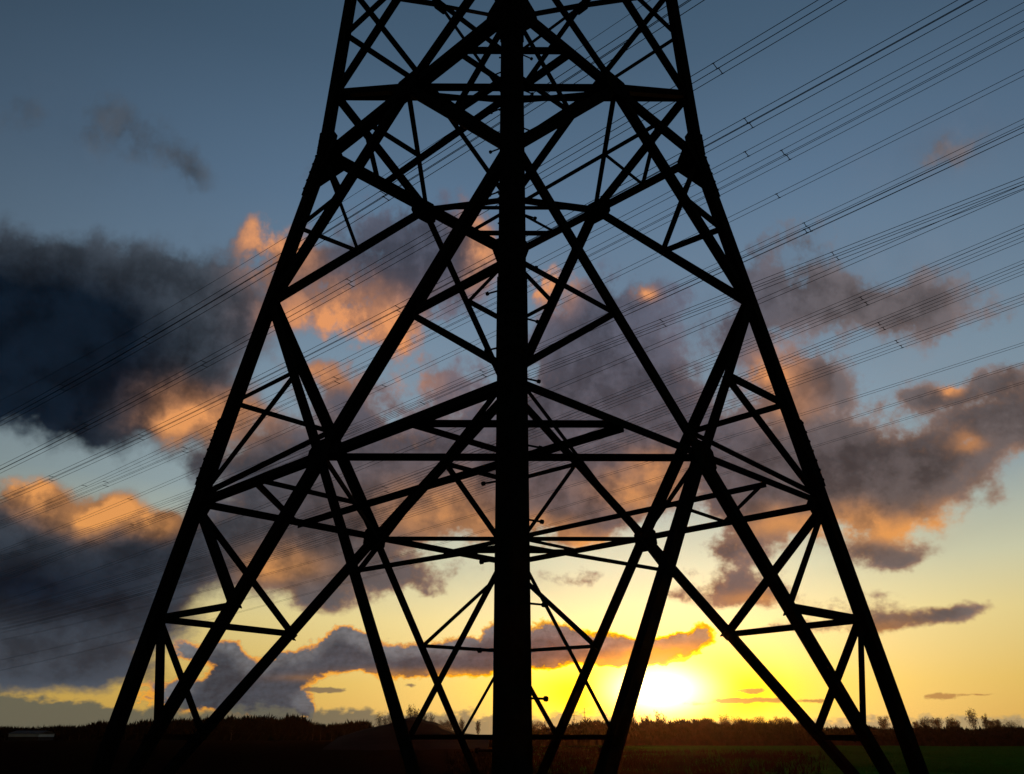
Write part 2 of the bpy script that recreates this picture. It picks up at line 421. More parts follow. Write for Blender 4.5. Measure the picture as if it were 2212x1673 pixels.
# ------------------------------------------------------------------ mesh helpers
class MB:
    def __init__(self):
        self.v, self.f = [], []

    def add(self, verts, faces):
        k = len(self.v)
        self.v.extend([tuple(q) for q in verts])
        self.f.extend([tuple(i + k for i in f) for f in faces])

    def prism(self, poly, vec):
        """a closed polygon (list of Vector) pushed along vec"""
        n = len(poly)
        vs = list(poly) + [p + vec for p in poly]
        fs = [tuple(range(n - 1, -1, -1)), tuple(range(n, 2 * n))]
        fs += [(i, (i + 1) % n, n + (i + 1) % n, n + i) for i in range(n)]
        self.add(vs, fs)

    def tube(self, pts, radii, n=6, cap=True):
        pts = [Vector(p) for p in pts]
        vs, fs = [], []
        for i, p in enumerate(pts):
            d = (pts[min(i + 1, len(pts) - 1)] - pts[max(i - 1, 0)]).normalized()
            a = d.cross(Vector((0, 0, 1)) if abs(d.z) < 0.9 else Vector((1, 0, 0))).normalized()
            b = d.cross(a)
            r = radii[i] if isinstance(radii, (list, tuple)) else radii
            for k in range(n):
                t = 2 * pi * k / n
                vs.append(p + (a * cos(t) + b * sin(t)) * r)
        for i in range(len(pts) - 1):
            for k in range(n):
                fs.append((i * n + k, i * n + (k + 1) % n, (i + 1) * n + (k + 1) % n, (i + 1) * n + k))
        if cap:
            fs.append(tuple(range(n - 1, -1, -1)))
            fs.append(tuple(range((len(pts) - 1) * n, len(pts) * n)))
        self.add(vs, fs)

    def build(self, name, mat, parent=None, origin=None):
        me = bpy.data.meshes.new(name)
        o = Vector(origin) if origin is not None else Vector((0, 0, 0))
        me.from_pydata([(p[0] - o.x, p[1] - o.y, p[2] - o.z) for p in self.v], [], self.f)
        me.update()
        me.materials.append(mat)
        ob = bpy.data.objects.new(name, me)
        ob.location = o
        COL.objects.link(ob)
        if parent is not None:
            ob.parent = parent
        return ob


def tag(o, label=None, cat=None, group=None, kind=None):
    if label:
        o['label'] = label
    if cat:
        o['category'] = cat
    if group:
        o['group'] = group
    if kind:
        o['kind'] = kind
    return o


def empty(name, loc=(0, 0, 0)):
    o = bpy.data.objects.new(name, None)
    o.location = loc
    COL.objects.link(o)
    return o


# ------------------------------------------------------------------ the ground
def ground_point(px, dist):
    """a point at a forward distance from the camera below column px of the horizon"""
    d = ray(px, 1587.0)
    k = dist / d.y
    return Vector((CAM.x + d.x * k, CAM.y + dist, 0.0))


def ground_z(x, y):
    r = sqrt(x * x + y * y)
    a = min(1.0, max(0.0, (r - 7.0) / 25.0))
    z = 0.22 * noise.noise(Vector((x * 0.06, y * 0.06, 1.3))) + 0.10 * noise.noise(Vector((x * 0.25, y * 0.25, 4.1)))
    return z * a * (1.0 if r < 300 else max(0.0, 1 - (r - 300) / 300))


def make_ground():
    mb = MB()
    radii = [0.0]
    r = 1.5
    while r < 9000:
        radii.append(r)
        r *= 1.045 if r < 220 else 1.25
    n = 220
    verts = [(0, 0, 0)]
    for r in radii[1:]:
        for k in range(n):
            t = 2 * pi * k / n
            x, y = r * cos(t), r * sin(t)
            verts.append((x, y, ground_z(x, y)))
    faces = [(0, 1 + k, 1 + (k + 1) % n) for k in range(n)]
    for i in range(len(radii) - 2):
        for k in range(n):
            a, b = 1 + i * n + k, 1 + i * n + (k + 1) % n
            faces.append((a, a + n, b + n, b))
    mb.add(verts, faces)
    m = bpy.data.materials.new('field')
    m.use_nodes = True
    t = NT(m.node_tree)
    bsdf = m.node_tree.nodes['Principled BSDF']
    bsdf.inputs['Roughness'].default_value = 0.95
    bsdf.inputs['Specular IOR Level'].default_value = 0.0
    bsdf.inputs['Roughness'].default_value = 1.0
    pos = t.n('ShaderNodeTexCoord').outputs['Object']
    s = t.n('ShaderNodeSeparateXYZ')
    t.link(pos, s.inputs[0])
    nb = t.noise(pos, 0.05, 5.0, 0.6)
    nf = t.noise(pos, 1.3, 6.0, 0.65)
    nff = t.noise(pos, 9.0, 4.0, 0.7)
    grass = t.mix(t.smooth(nf.outputs['Fac'], 0.35, 0.65), (0.014, 0.12, 0.010), (0.034, 0.18, 0.018))
    grass = t.mix(t.smooth(nff.outputs['Fac'], 0.45, 0.7), grass, (0.030, 0.040, 0.012))
    soil = t.mix(t.smooth(nf.outputs['Fac'], 0.35, 0.65), (0.004, 0.0035, 0.003), (0.008, 0.0055, 0.004))
    # ploughed dark soil on the left of the tower, rough brown weeds in the middle, grass to the right
    edge = t.m('ADD', s.outputs[0], t.m('MULTIPLY', t.m('SUBTRACT', nb.outputs['Fac'], 0.5), 26.0))
    edge = t.m('SUBTRACT', edge, t.m('MULTIPLY', s.outputs[1], 0.16))
    t.link(t.mix(t.smooth(edge, -4.0, 3.0), soil, grass), bsdf.inputs['Base Color'])
    bp = t.n('ShaderNodeBump')
    bp.inputs['Strength'].default_value = 0.35
    bp.inputs['Distance'].default_value = 0.1
    t.link(nf.outputs['Fac'], bp.inputs['Height'])
    t.link(bp.outputs[0], bsdf.inputs['Normal'])
    g = mb.build('ground', m)
    for p in g.data.polygons:
        p.use_smooth = True
    tag(g, kind='structure')


make_ground()

# ------------------------------------------------------------------ the tower
ZG = 0.0
Z1, Z2, Z3, Z4, Z5, Z6, Z7, Z8, Z9 = [z + 1.6 for z in (2.627, 5.434, 7.869, 9.0, 10.2, 11.15, 12.2, 13.15, 14.1)]
Z05, Z15, Z25 = 1.25 + 1.6, 3.95 + 1.6, 6.62 + 1.6
LEGDIR = {'L': Vector((-1, 0, 0)), 'R': Vector((1, 0, 0)), 'F': Vector((0, -1, 0)), 'B': Vector((0, 1, 0))}
FLW = 0.195              # leg flange


def half(z):
    z = z - 1.6
    r = 4.385 + (2.7796 - 4.385) * (z - 0.1801) / (7.8693 - 0.1801) if z <= 7.8693 else 2.7796 + (2.6155 - 2.7796) * (z - 7.8693) / (10.9379 - 7.8693)
    return r


def heel(n, z):
    q = LEGDIR[n] * (half(z) + 0.069)
    return Vector((q.x, q.y, z))


def face_dir(p, q):
    return (LEGDIR[q] - LEGDIR[p]).normalized()


def work(p, q, z):
    """working point on leg p in the face p-q"""
    return heel(p, z) + face_dir(p, q) * (FLW * 0.5)


def mid(p, q, z):
    return (heel(p, z) + heel(q, z)) * 0.5


def face_normal(p, q):
    a, b, c = heel(p, 2.0), heel(q, 2.0), heel(p, 6.0)
    n = (b - a).cross(c - a).normalized()
    if n.dot(LEGDIR[p] + LEGDIR[q]) < 0:
        n = -n
    return n


FACES = [('F', 'L'), ('F', 'R'), ('B', 'L'), ('B', 'R')]
FN = {f: face_normal(*f) for f in FACES}


def fkey(p, q):
    return (p, q) if (p, q) in FN else (q, p)


tower = empty('transmission_tower', (0, 0, 0))
tower.rotation_euler = (0.0, 0.0, 0.0036)
tag(tower, 'tall dark steel lattice pylon standing on four splayed legs in the field', 'pylon')
jit = random.Random(5)


def angle_bar(a, b, w, n, name, off, t=0.010, w2=None, flip=1, parent=tower):
    """an L-section bar from a to b: one flange in the plane with normal n, the other turned inwards"""
    a, b = Vector(a), Vector(b)
    d = (b - a).normalized()
    s = d.cross(n).normalized() * flip
    n2 = s.cross(d).normalized() * flip
    if n2.dot(n) < 0:
        n2 = -n2
    off = off + jit.uniform(-0.0012, 0.0012)
    w2 = w2 or w
    o = -s * (w * 0.5) - n2 * off
    poly = [Vector((0, 0, 0)), s * w, s * w - n2 * t, s * t - n2 * t, s * t - n2 * w2, -n2 * w2]
    mb = MB()
    mb.prism([a + o + p for p in poly], b - a)
    return mb.build(name, M_STEEL, parent)


def trim(a, b, ta, tb):
    d = (b - a).normalized()
    return a + d * ta, b - d * tb


# legs with their splices and step bolts
def leg_section(mb, n, z0, z1, w, t, grow=0.0):
    p, q = [x for x in ('L', 'R', 'F', 'B') if abs(LEGDIR[x].dot(LEGDIR[n])) < 0.1]
    d1, d2 = face_dir(n, p), face_dir(n, q)
    a, b = heel(n, z0), heel(n, z1)
    out = LEGDIR[n] * grow * 1.414
    poly = [Vector((0, 0, 0)), d1 * w, d1 * w + d2 * t, d1 * t + d2 * t, d2 * w + d1 * t, d2 * w]
    mb.prism([a + out + k for k in poly], b - a)


def make_leg(n):
    mb = MB()
    w = 0.176 if n == 'F' else FLW + 0.01
    leg_section(mb, n, -0.3, Z3, w, 0.016)
    ob = mb.build('leg', M_STEEL, tower)
    mb = MB()
    leg_section(mb, n, Z3, Z9 + 0.6, w, 0.016)
    ob2 = mb.build('leg', M_STEEL, tower)
    # splices: an outer cover with bolt heads
    for (z0, z1, own) in ((2.85 + 1.6, 3.72 + 1.6, ob), (7.15 + 1.6, Z3 - 0.01, ob), (Z3 + 0.01, 8.25 + 1.6, ob2)):
        mb = MB()
        wide = w + (0.012 if n == 'F' else 0.02)
        leg_section(mb, n, z0, z1, wide, 0.010, 0.012)
        sp = mb.build('splice_plate', M_STEEL, own)
        p, q = [x for x in ('L', 'R', 'F', 'B') if abs(LEGDIR[x].dot(LEGDIR[n])) < 0.1]
        steps = max(3, int((z1 - z0) / 0.12))
        for other in (p, q):
            fn = FN[fkey(n, other)]
            for i in range(steps):
                z = z0 + (z1 - z0) * (i + 0.5) / steps
                for k in (0.25, 0.72):
                    c = heel(n, z) + face_dir(n, other) * (w * k) + fn * 0.010
                    mbolt.tube([c, c + fn * 0.030], 0.017, 6)
    # concrete stub is below the picture: foot plate only
    mb = MB()
    c = heel(n, 0.0)
    cc = Vector((c.x, c.y, 0)) - LEGDIR[n] * 0.08
    s = 0.42
    mb.prism([cc + Vector((x * s, y * s, -0.3)) for x, y in ((-1, -1), (1, -1), (1, 1), (-1, 1))], Vector((0, 0, 0.48)))
    mb.build('footing', M_CONC, tower)
    return ob, ob2


M_CONC = material('footing_concrete', (0.30, 0.29, 0.27), 0.9, 0.1, var=0.4, scale=5.0)
mbolt = MB()
LEGS = {n: make_leg(n) for n in 'FLRB'}
bolts_ob = mbolt.build('splice_bolt', M_STEEL, tower)
tag(bolts_ob, kind='stuff')

# step bolts up the front leg (and the one behind it)
for n in 'FB':
    k = 0
    z = 0.9
    while z < Z9:
        side = ('L', 'R')[k % 2]
        fd = face_dir(n, side)
        oth = ('L', 'R')[(k + 1) % 2]
        fn = FN[fkey(n, side)]
        w = 0.176
        # bolts leave the flange tip along the other face
        base = heel(n, z) + fd * (w - 0.03) + fn * 0.0
        mb = MB()
        tip = base + fn * -0.02 + (fd * 0.55 + LEGDIR[side] * 0.45).normalized() * 0.135 - fn * 0.0
        mb.tube([base - fn * 0.01, tip], 0.008, 6)
        dirn = (tip - base).normalized()
        mb.tube([tip - dirn * 0.004, tip + dirn * 0.016], 0.017, 8)
        mb.build('step_bolt', M_STEEL, LEGS[n][0] if z < Z3 else LEGS[n][1])
        z += 0.305
        k += 1

OFF_DIAG, OFF_BELT, OFF_RED, OFF_GUS = 0.030, 0.046, 0.062, 0.018


def main_diag(p, q, zm, leg, zl, w):
    n = FN[fkey(p, q)]
    other = q if leg == p else p
    a, b = mid(p, q, zm), work(leg, other, zl)
    a, b = trim(a, b, 0.06, 0.02)
    flip = 1 if (leg in 'LB') else -1
    angle_bar(a, b, w, n, 'main_diagonal', OFF_DIAG, 0.012, w2=w * 0.8, flip=flip)


def on_diag(p, q, zm, leg, zl, t):
    other = q if leg == p else p
    return mid(p, q, zm).lerp(work(leg, other, zl), t)


def brace(p, q, a, b, w, off=OFF_RED, name='redundant_brace'):
    angle_bar(a, b, w, FN[fkey(p, q)], name, off, 0.007, w2=w * 0.9)


for (p, q) in FACES:
    for leg in (p, q):
        oth = q if leg == p else p
        for (zm, zl, w) in ((Z1, 0.0, 0.125), (Z1, Z2, 0.130), (Z3, Z2, 0.130), (Z3, Z4, 0.105), (Z5, Z4, 0.110), (Z5, Z6, 0.075),
                            (Z7, Z6, 0.075), (Z7, Z8, 0.075), (Z9, Z8, 0.075)):
            main_diag(p, q, zm, leg, zl, w * (0.90 if leg == 'F' and zl == 0.0 else 0.92 if leg == 'B' and zl == 0.0 else 1.2 if zl == 0.0 and p == 'B' else 1.0))
        k = {'F': 0.45, 'B': 0.75, 'L': 1.1, 'R': 1.1}[leg]
        # light bracing of the lowest panel
        D = on_diag(p, q, Z1, leg, 0.0, 0.312 if leg == 'F' else 0.333)
        top = Z1 + (0.10 if leg == 'F' else -0.06)
        E = on_diag(p, q, Z1, leg, 0.0, 0.622)
        brace(p, q, work(leg, oth, Z05), D, 0.070 * k, OFF_RED)
        brace(p, q, work(leg, oth, top), D + (D - work(leg, oth, top)).normalized() * 0.07, 0.080 * k, OFF_RED + 0.012)
        brace(p, q, work(leg, oth, Z05 + 0.02), E, 0.070 * k, OFF_RED + 0.024)
        # second and third panel
        D = on_diag(p, q, Z1, leg, Z2, 0.465)
        brace(p, q, work(leg, oth, Z15), D, 0.068, OFF_RED)
        brace(p, q, work(leg, oth, Z1 + 0.12), D, 0.068, OFF_RED + 0.012)
        D = on_diag(p, q, Z3, leg, Z2, 0.49)
        brace(p, q, work(leg, oth, Z25), D, 0.068, OFF_RED)
        brace(p, q, work(leg, oth, Z3 - 0.08), D, 0.060, OFF_RED + 0.012)
    # belts
    for (z, w) in ((Z1, 0.085), (Z3, 0.140), (Z5, 0.065), (Z7, 0.065), (Z9, 0.065)):
        a, b = trim(work(p, q, z), work(q, p, z), 0.01, 0.01)
        angle_bar(a, b, w, FN[(p, q)], 'belt_beam', OFF_BELT, 0.010)

UP = Vector((0, 0, 1))


def plan(a, b, w, dz=0.0, name='plan_brace'):
    off = Vector((0, 0, dz + jit.uniform(-0.001, 0.001)))
    angle_bar(Vector(a) + off, Vector(b) + off, w, UP, name, 0.0, 0.007)


def inner(v, k):
    """pull a point towards the tower's axis by k metres"""
    h = Vector((v.x, v.y, 0)).normalized()
    return v - h * k


for lv, z, wr, wp in ((1, Z1, 0.062, 0.055), (3, Z3, 0.070, 0.062)):
    Mn = {f: inner(mid(*f, z), 0.07) for f in FACES}

    def K(f, leg, z=z):
        p, q = f
        oth = q if leg == p else p
        return inner(mid(p, q, z).lerp(work(leg, oth, z), 0.5), 0.06)

    FLf, FRf, BLf, BRf = FACES
    ring = [(FLf, FRf), (FRf, BRf), (BRf, BLf), (BLf, FLf)]
    for a, b in ring:
        plan(*trim(Mn[a], Mn[b], 0.03, 0.03), wr, 0.045 if lv == 3 else 0.0)
    rm = {'F': (Mn[FLf] + Mn[FRf]) / 2, 'R': (Mn[FRf] + Mn[BRf]) / 2, 'B': (Mn[BRf] + Mn[BLf]) / 2, 'L': (Mn[BLf] + Mn[FLf]) / 2}
    for leg, fa, fb in (('F', FLf, FRf), ('B', BLf, BRf), ('L', FLf, BLf), ('R', FRf, BRf)):
        plan(K(fa, leg), K(fb, leg), wp, 0.014)
    plan(K(BLf, 'L'), K(FRf, 'F'), wp + 0.012, -0.016)
    plan(K(FRf, 'R'), K(BLf, 'B'), wp + 0.012, -0.016)
    plan(K(FLf, 'L'), rm['L'], wp * 0.85, 0.028)
    plan(K(FLf, 'F'), rm['F'], wp * 0.85, 0.028)
    plan(K(BRf, 'R'), rm['R'], wp * 0.85, 0.028)
    plan(K(BRf, 'B'), rm['B'], wp * 0.85, 0.028)
# short ties between the low diagonals round each leg
for leg, fa, fb in (('F', FACES[0], FACES[1]), ('B', FACES[2], FACES[3]), ('L', FACES[0], FACES[2]), ('R', FACES[1], FACES[3])):
    plan(on_diag(*fa, Z1, leg, 0.0, 0.622), on_diag(*fb, Z1, leg, 0.0, 0.622), 0.032 if leg == 'F' else 0.06, 0.0, 'corner_tie')
# ties across the tower above the third belt
plan(inner(heel('L', Z4), 0.10), inner(heel('R', Z4), 0.10), 0.062, -0.04, 'cross_tie')
plan(inner(heel('F', Z4), 0.10), inner(heel('B', Z4), 0.10), 0.062, 0.04, 'cross_tie')


def gusset(p, q, c, pts, off=OFF_GUS, t=0.010):
    """flat plate in a face; pts are (along the face from p to q, up the face)"""
    n = FN[(p, q)]
    s = face_dir(p, q)
    u = s.cross(n)
    u = -u if u.z < 0 else u
    mb = MB()
    poly = [c + s * x + u * y - n * off for x, y in pts]
    mb.prism(poly, -n * t)
    return mb.build('gusset_plate', M_STEEL, tower)


def sym(w, h, cut):
    return [(-w, -h + cut), (-w + cut, -h), (w - cut, -h), (w, -h + cut), (w, h - cut), (w - cut, h), (-w + cut, h), (-w, h - cut)]


for (p, q) in FACES:
    gusset(p, q, mid(p, q, Z1) + Vector((0, 0, -0.02)), sym(0.19, 0.17, 0.08))
    gusset(p, q, mid(p, q, Z3), sym(0.25, 0.19, 0.09))
    gusset(p, q, mid(p, q, Z5), sym(0.15, 0.12, 0.05))
    gusset(p, q, mid(p, q, Z7), sym(0.15, 0.12, 0.05))
    for leg, sg in ((p, 1), (q, -1)):
        oth = q if leg == p else p
        if leg in 'LR':
            gusset(p, q, work(leg, oth, Z1), [(-sg * 0.06, -0.24), (sg * 0.13, -0.16), (sg * 0.20, 0.05), (sg * 0.10, 0.20), (-sg * 0.06, 0.22)])
        if leg in 'LR':
            gusset(p, q, work(leg, oth, Z2), [(-sg * 0.07, -0.20), (sg * 0.10, -0.14), (sg * 0.10, 0.14), (-sg * 0.07, 0.20)])
        gusset(p, q, work(leg, oth, Z3), [(-sg * 0.07, -0.52), (sg * 0.02, -0.50), (sg * 0.22, -0.24), (sg * 0.36, -0.06), (sg * 0.34, 0.12), (sg * 0.18, 0.32), (-sg * 0.06, 0.34)])
        gusset(p, q, work(leg, oth, Z4), [(-sg * 0.07, -0.16), (sg * 0.12, -0.08), (sg * 0.12, 0.10), (-sg * 0.07, 0.2)])

# ------------------------------------------------------------------ overhead lines behind the tower
PHI = radians(52.0)
U = Vector((-sin(PHI), cos(PHI), 0.0))
NU = Vector((cos(PHI), sin(PHI), 0.0))


def wire_curve(pts, height):
    d0 = ray(1106.0, 0.0)
    # height of the wire where the middle one of its points is seen
    mpt = pts[len(pts) // 2]
    d = ray(*mpt)
    q = (height - CAM.z) / d.z * NU.dot(d)
    S, Zz = [], []
    for p in pts:
        d = ray(*p)
        k = q / NU.dot(d)
        S.append(U.dot(d) * k)
        Zz.append(CAM.z + d.z * k)
    # least-squares parabola z = a + b s + c s^2
    n = len(S)
    s0 = sum(S) / n
    X = [s - s0 for s in S]
    import itertools
    A = [[sum(x ** (i + j) for x in X) for j in range(3)] for i in range(3)]
    B = [sum(z * x ** i for x, z in zip(X, Zz)) for i in range(3)]
    M = Matrix(A)
    c = M.inverted() @ Vector(B)
    return q, s0, c, min(S), max(S)


WIRES = [
    # picture points, height, strands, label, spacers (columns)
    ([(0, 866), (369, 663), (621, 512), (794, 402), (1195, 140), (1366, 28)], 30.0, 1, 'thin single earth wire, topmost of all the cables crossing behind the pylon', []),
    ([(0, 911), (286, 752), (517, 619), (797, 442), (1080, 266), (1300, 124), (1448, 29)], 25.0, 4, 'four-strand cable bundle next below the single earth wire', [122, 286, 797]),
    ([(0, 1016), (190, 918), (423, 796), (731, 626), (1080, 427), (1496, 181), (1796, 0)], 25.0, 4, 'four-strand cable bundle leaving the top edge right of the pylon', [16, 190, 423, 731, 1642]),
    ([(0, 1081), (140, 1022), (313, 941), (544, 826), (847, 677), (1075, 560), (1521, 317), (1703, 218), (2097, 3)], 25.0, 4, 'four-strand cable bundle running up to just left of the top right corner', [140, 313, 847, 1703]),
    ([(0, 1129), (213, 1038), (467, 914), (657, 825), (1077, 613), (1538, 373), (1688, 294), (2208, 15)], 24.0, 2, 'two-strand cable ending almost in the top right corner', [213, 540, 1688]),
    ([(0, 1138), (257, 1030), (411, 964), (668, 852), (1075, 660), (1548, 412), (1784, 287), (2212, 62)], 24.0, 4, 'four-strand cable bundle second down the right edge below the corner', [257, 411, 720, 1784]),
    ([(0, 1192), (100, 1152), (313, 1063), (435, 1012), (827, 836), (1072, 723), (1572, 476), (1750, 388), (2212, 157)], 23.0, 2, 'two-strand cable above the dense pair of bundles on the right', [313, 825, 1750]),
    ([(0, 1206), (199, 1145), (358, 1087), (540, 1015), (1042, 808), (1600, 555), (1810, 462), (2212, 273)], 23.0, 4, 'four-strand bundle, upper one of the dense dark pair on the right', [1042, 1810]),
    ([(0, 1239), (208, 1164), (327, 1117), (912, 872), (1600, 563), (1804, 469), (2212, 282)], 22.0, 2, 'two-strand cable, lower one of the dense dark pair on the right', [327, 912, 1804]),
    ([(0, 1246), (288, 1164), (755, 929), (1448, 712), (1864, 532), (2174, 404)], 25.0, 4, 'faint four-strand bundle between the dense pair and the bold single cable', [755, 1448, 1864]),
    ([(0, 1302), (175, 1243), (379, 1166), (1291, 804), (1385, 759), (1695, 629), (1999, 495), (2212, 405)], 20.0, 2, 'bold cable that reads as one line below the faint four-strand bundle', []),
    ([(0, 1317), (362, 1210), (1000, 985), (1695, 702), (2212, 491)], 21.0, 2, 'upper cable of the pair meeting the right edge a third down', []),
    ([(0, 1332), (362, 1222), (843, 1058), (1695, 717), (1912, 629), (2212, 512)], 22.0, 4, 'lower bundle of the pair meeting the right edge a third down', [843, 1912]),
    ([(0, 1344), (343, 1256), (1000, 1040), (1695, 770), (2212, 568)], 21.0, 2, 'cable just above the gray cloud bank on the right, single dark line', []),
    ([(0, 1356), (343, 1268), (1000, 1052), (1695, 783), (1941, 687), (2212, 587)], 23.0, 4, 'bundle just under the single dark line over the right cloud bank', [1941]),
    ([(0, 1366), (339, 1274), (1000, 1078), (1807, 792), (1973, 733), (2212, 643)], 22.0, 4, 'bundle skimming the top of the orange puff right of the pylon', [1973]),
    ([(0, 1385), (341, 1300), (1000, 1122), (1730, 904), (2212, 735)], 20.0, 2, 'third lowest cable, passing through the small orange puff at right', []),
    ([(0, 1428), (341, 1340), (1000, 1165), (1744, 938), (2212, 778)], 20.0, 2, 'second lowest cable crossing the gray cloud bank on the right', []),
    ([(0, 1450), (341, 1365), (1000, 1192), (1758, 970), (2212, 821)], 20.0, 2, 'lowest cable of all, crossing the gray cloud bank on the right', []),
]
WGROUP = 'overhead cables crossing behind the pylon'
for pts, height, strands, label, spacers in WIRES:
    q, s0, c, smin, smax = wire_curve(pts, height)

    def at_s(s, q=q, s0=s0, c=c):
        x = s - s0
        return Vector((CAM.x, CAM.y, 0)) + NU * q + U * s + Vector((0, 0, c[0] + c[1] * x + c[2] * x * x))

    ext = 0.12 * (smax - smin)
    root = empty('power_line', at_s(s0))
    tag(root, label, 'power line', WGROUP)
    sp = 0.40
    if strands == 4:
        offs = [(-1, -1), (1, -1), (1, 1), (-1, 1)]
    elif strands == 2:
        offs = [(-1, 0), (1, 0)]
    else:
        offs = [(0, 0)]
    offs = [(a * sp / 2, b * sp / 2) for a, b in offs]
    rad = (0.016 if height > 24.5 else 0.012) if strands > 1 else 0.012
    N = 60
    for (a, b) in offs:
        mb = MB()
        mb.tube([at_s(smin - ext + (smax - smin + 2 * ext) * i / N) + NU * a + UP * b for i in range(N + 1)], rad, 5)
        ob = mb.build('conductor', M_WIRE, None, origin=root.location)
        ob.parent = root
        ob.location = (0, 0, 0)
    for cx in spacers:
        d = ray(cx, 900)
        s = U.dot(d) * q / NU.dot(d)
        pairs = [((-1, b), (1, b)) for b in ((-1, 1) if strands == 4 else (0,))]
        for (pa, pb) in pairs:
            mb = MB()
            k = 0.10 * pa[1]
            p0 = at_s(s + k) + NU * pa[0] * sp / 2 + UP * pa[1] * sp / 2
            p1 = at_s(s + k) + NU * pb[0] * sp / 2 + UP * pb[1] * sp / 2
            mb.tube([p0, p1], 0.019, 6)
            e = U * 0.07
            mb.tube([p0 - e, p0 + e], 0.022, 6)
            mb.tube([p1 - e, p1 + e], 0.022, 6)
            ob = mb.build('spacer', M_WIRE, None, origin=root.location)
            ob.parent = root
            ob.location = (0, 0, 0)


# ------------------------------------------------------------------ hedges, banks and trees along the horizon
def px_height(py, px, dist):
    """height above ground of picture row py at column px and forward distance dist"""
    d = ray(px, py)
    return CAM.z + d.z / d.y * dist


def twigs(mb, c, r, n, rnd, size, up=0.4):
    """many small slivers filling an ellipsoid"""
    for _ in range(n):
        while True:
            v = Vector((rnd.uniform(-1, 1), rnd.uniform(-1, 1), rnd.uniform(-1, 1)))
            if v.length < 1:
                break
        p = Vector((c[0] + v.x * r[0], c[1] + v.y * r[1], c[2] + v.z * r[2]))
        d = Vector((v.x * 0.6 + rnd.uniform(-.5, .5), v.y * 0.6 + rnd.uniform(-.5, .5), up + rnd.uniform(-.3, .6))).normalized()
        s = d.cross(Vector((rnd.uniform(-1, 1), rnd.uniform(-1, 1), 0.2))).normalized()
        L = size * rnd.uniform(0.6, 1.5)
        w = L * rnd.uniform(0.10, 0.22)
        mb.add([p - s * w, p + s * w, p + d * L], [(0, 1, 2)])


def make_tree(h, spread, rnd, shape='round', dense=1.0):
    """a bare winter tree: trunk with limbs, and a crown of twigs"""
    tr = MB()
    lean = rnd.uniform(-0.03, 0.03)
    top = 0.92 if shape == 'tall' else 0.72
    r0 = h * 0.022
    pts = [Vector((lean * h * t * t, 0, h * top * t)) for t in (0, .25, .5, .75, 1)]
    tr.tube([pts[0] - Vector((0, 0, 0.5))] + pts, [r0 * 1.3, r0 * 1.2, r0 * .85, r0 * .65, r0 * .42, r0 * .15], 6)
    cr = MB()
    n = 16 if shape == 'tall' else 18
    for i in range(n):
        t = (0.25 if shape == 'tall' else 0.30) + 0.62 * i / n
        b = Vector((lean * h * t * t, 0, h * top * t))
        a = i * 2.4 + rnd.uniform(-.4, .4)
        L = spread * (rnd.uniform(0.6, 1.1)) * (1.0 - 0.35 * t)
        rise = L * (2.0 if shape == 'tall' else rnd.uniform(0.7, 1.3))
        e = b + Vector((cos(a) * L, sin(a) * L, rise))
        m = b.lerp(e, 0.5) + Vector((0, 0, -0.08 * L))
        tr.tube([b, m, e], [r0 * .38, r0 * .25, r0 * .06], 4)
        k = int((20 if shape == 'tall' else 40) * dense)
        for q in range(3):
            c = b.lerp(e, 0.45 + 0.3 * q)
            twigs(cr, c, (spread * .30, spread * .30, spread * (.55 if shape == 'tall' else .34)), k, rnd, h * (0.05 if shape == 'tall' else 0.04), 0.7)
    return tr, cr


def place_tree(px, dist, y_top, label, group, rnd, shape='round', spread=0.28, dense=1.0, name='bare_tree', twig=None, base=0.0):
    g = ground_point(px, dist)
    h = (px_height(y_top, px, dist) - base) * 0.86
    root = empty(name, (g.x, g.y, base))
    tag(root, label, 'tree', group)
    tr, cr = make_tree(h, h * spread, rnd, shape, dense)
    tr.build('trunk', M_BARK, root)
    cr.build('crown', twig or M_TWIG, root)
    return root


def hedge_mesh(x0, x1, n, dist, tops, rnd, depth, size, count, drop=0.0):
    """a strip of brush whose top follows (px, py) points; built of a lumpy core and twigs"""
    def top(px):
        for (a, ya), (b, yb) in zip(tops, tops[1:]):
            if a <= px <= b:
                t = (px - a) / (b - a)
                return ya + (yb - ya) * t
        return tops[-1][1] if px > tops[-1][0] else tops[0][1]
    mb = MB()
    rows = []
    prof = [(-1.0, -0.2), (-0.85, 0.35), (-0.55, 0.72), (-0.1, 0.92), (0.4, 0.86), (0.85, 0.45), (1.0, -0.2)]
    for i in range(n + 1):
        px = x0 + (x1 - x0) * i / n
        d = dist(px) if callable(dist) else dist
        g = ground_point(px, d)
        h = px_height(top(px) + drop, px, d)
        h *= 0.86 + 0.22 * noise.noise(Vector((px * 0.05, 3.3, d))) + rnd.uniform(-.05, .05)
        row = []
        for (u, v) in prof:
            k = 1 + rnd.uniform(-.12, .12)
            row.append((g.x, g.y + u * depth * k, max(-0.3, h * v * k) if v > 0 else -0.4))
        rows.append((row, h, g))
    vs = [p for r, _, _ in rows for p in r]
    m = len(prof)
    fs = [(i * m + j, i * m + j + 1, (i + 1) * m + j + 1, (i + 1) * m + j) for i in range(n) for j in range(m - 1)]
    mb.add(vs, fs)
    for _ in range(count):
        i = rnd.randrange(n)
        (_, h, g), (_, h2, g2) = rows[i], rows[i + 1]
        t = rnd.random()
        c = g.lerp(g2, t)
        hh = h + (h2 - h) * t
        u = rnd.uniform(-0.9, 0.6)
        z = hh * (1.0 - 0.75 * max(0.0, -u) ** 1.5) * rnd.uniform(0.55, 1.02)
        twigs(mb, (c.x, c.y + u * depth, z), (size * .5, size * .5, size * .25), 3, rnd, size, 0.8)
    return mb


R = random.Random(21)
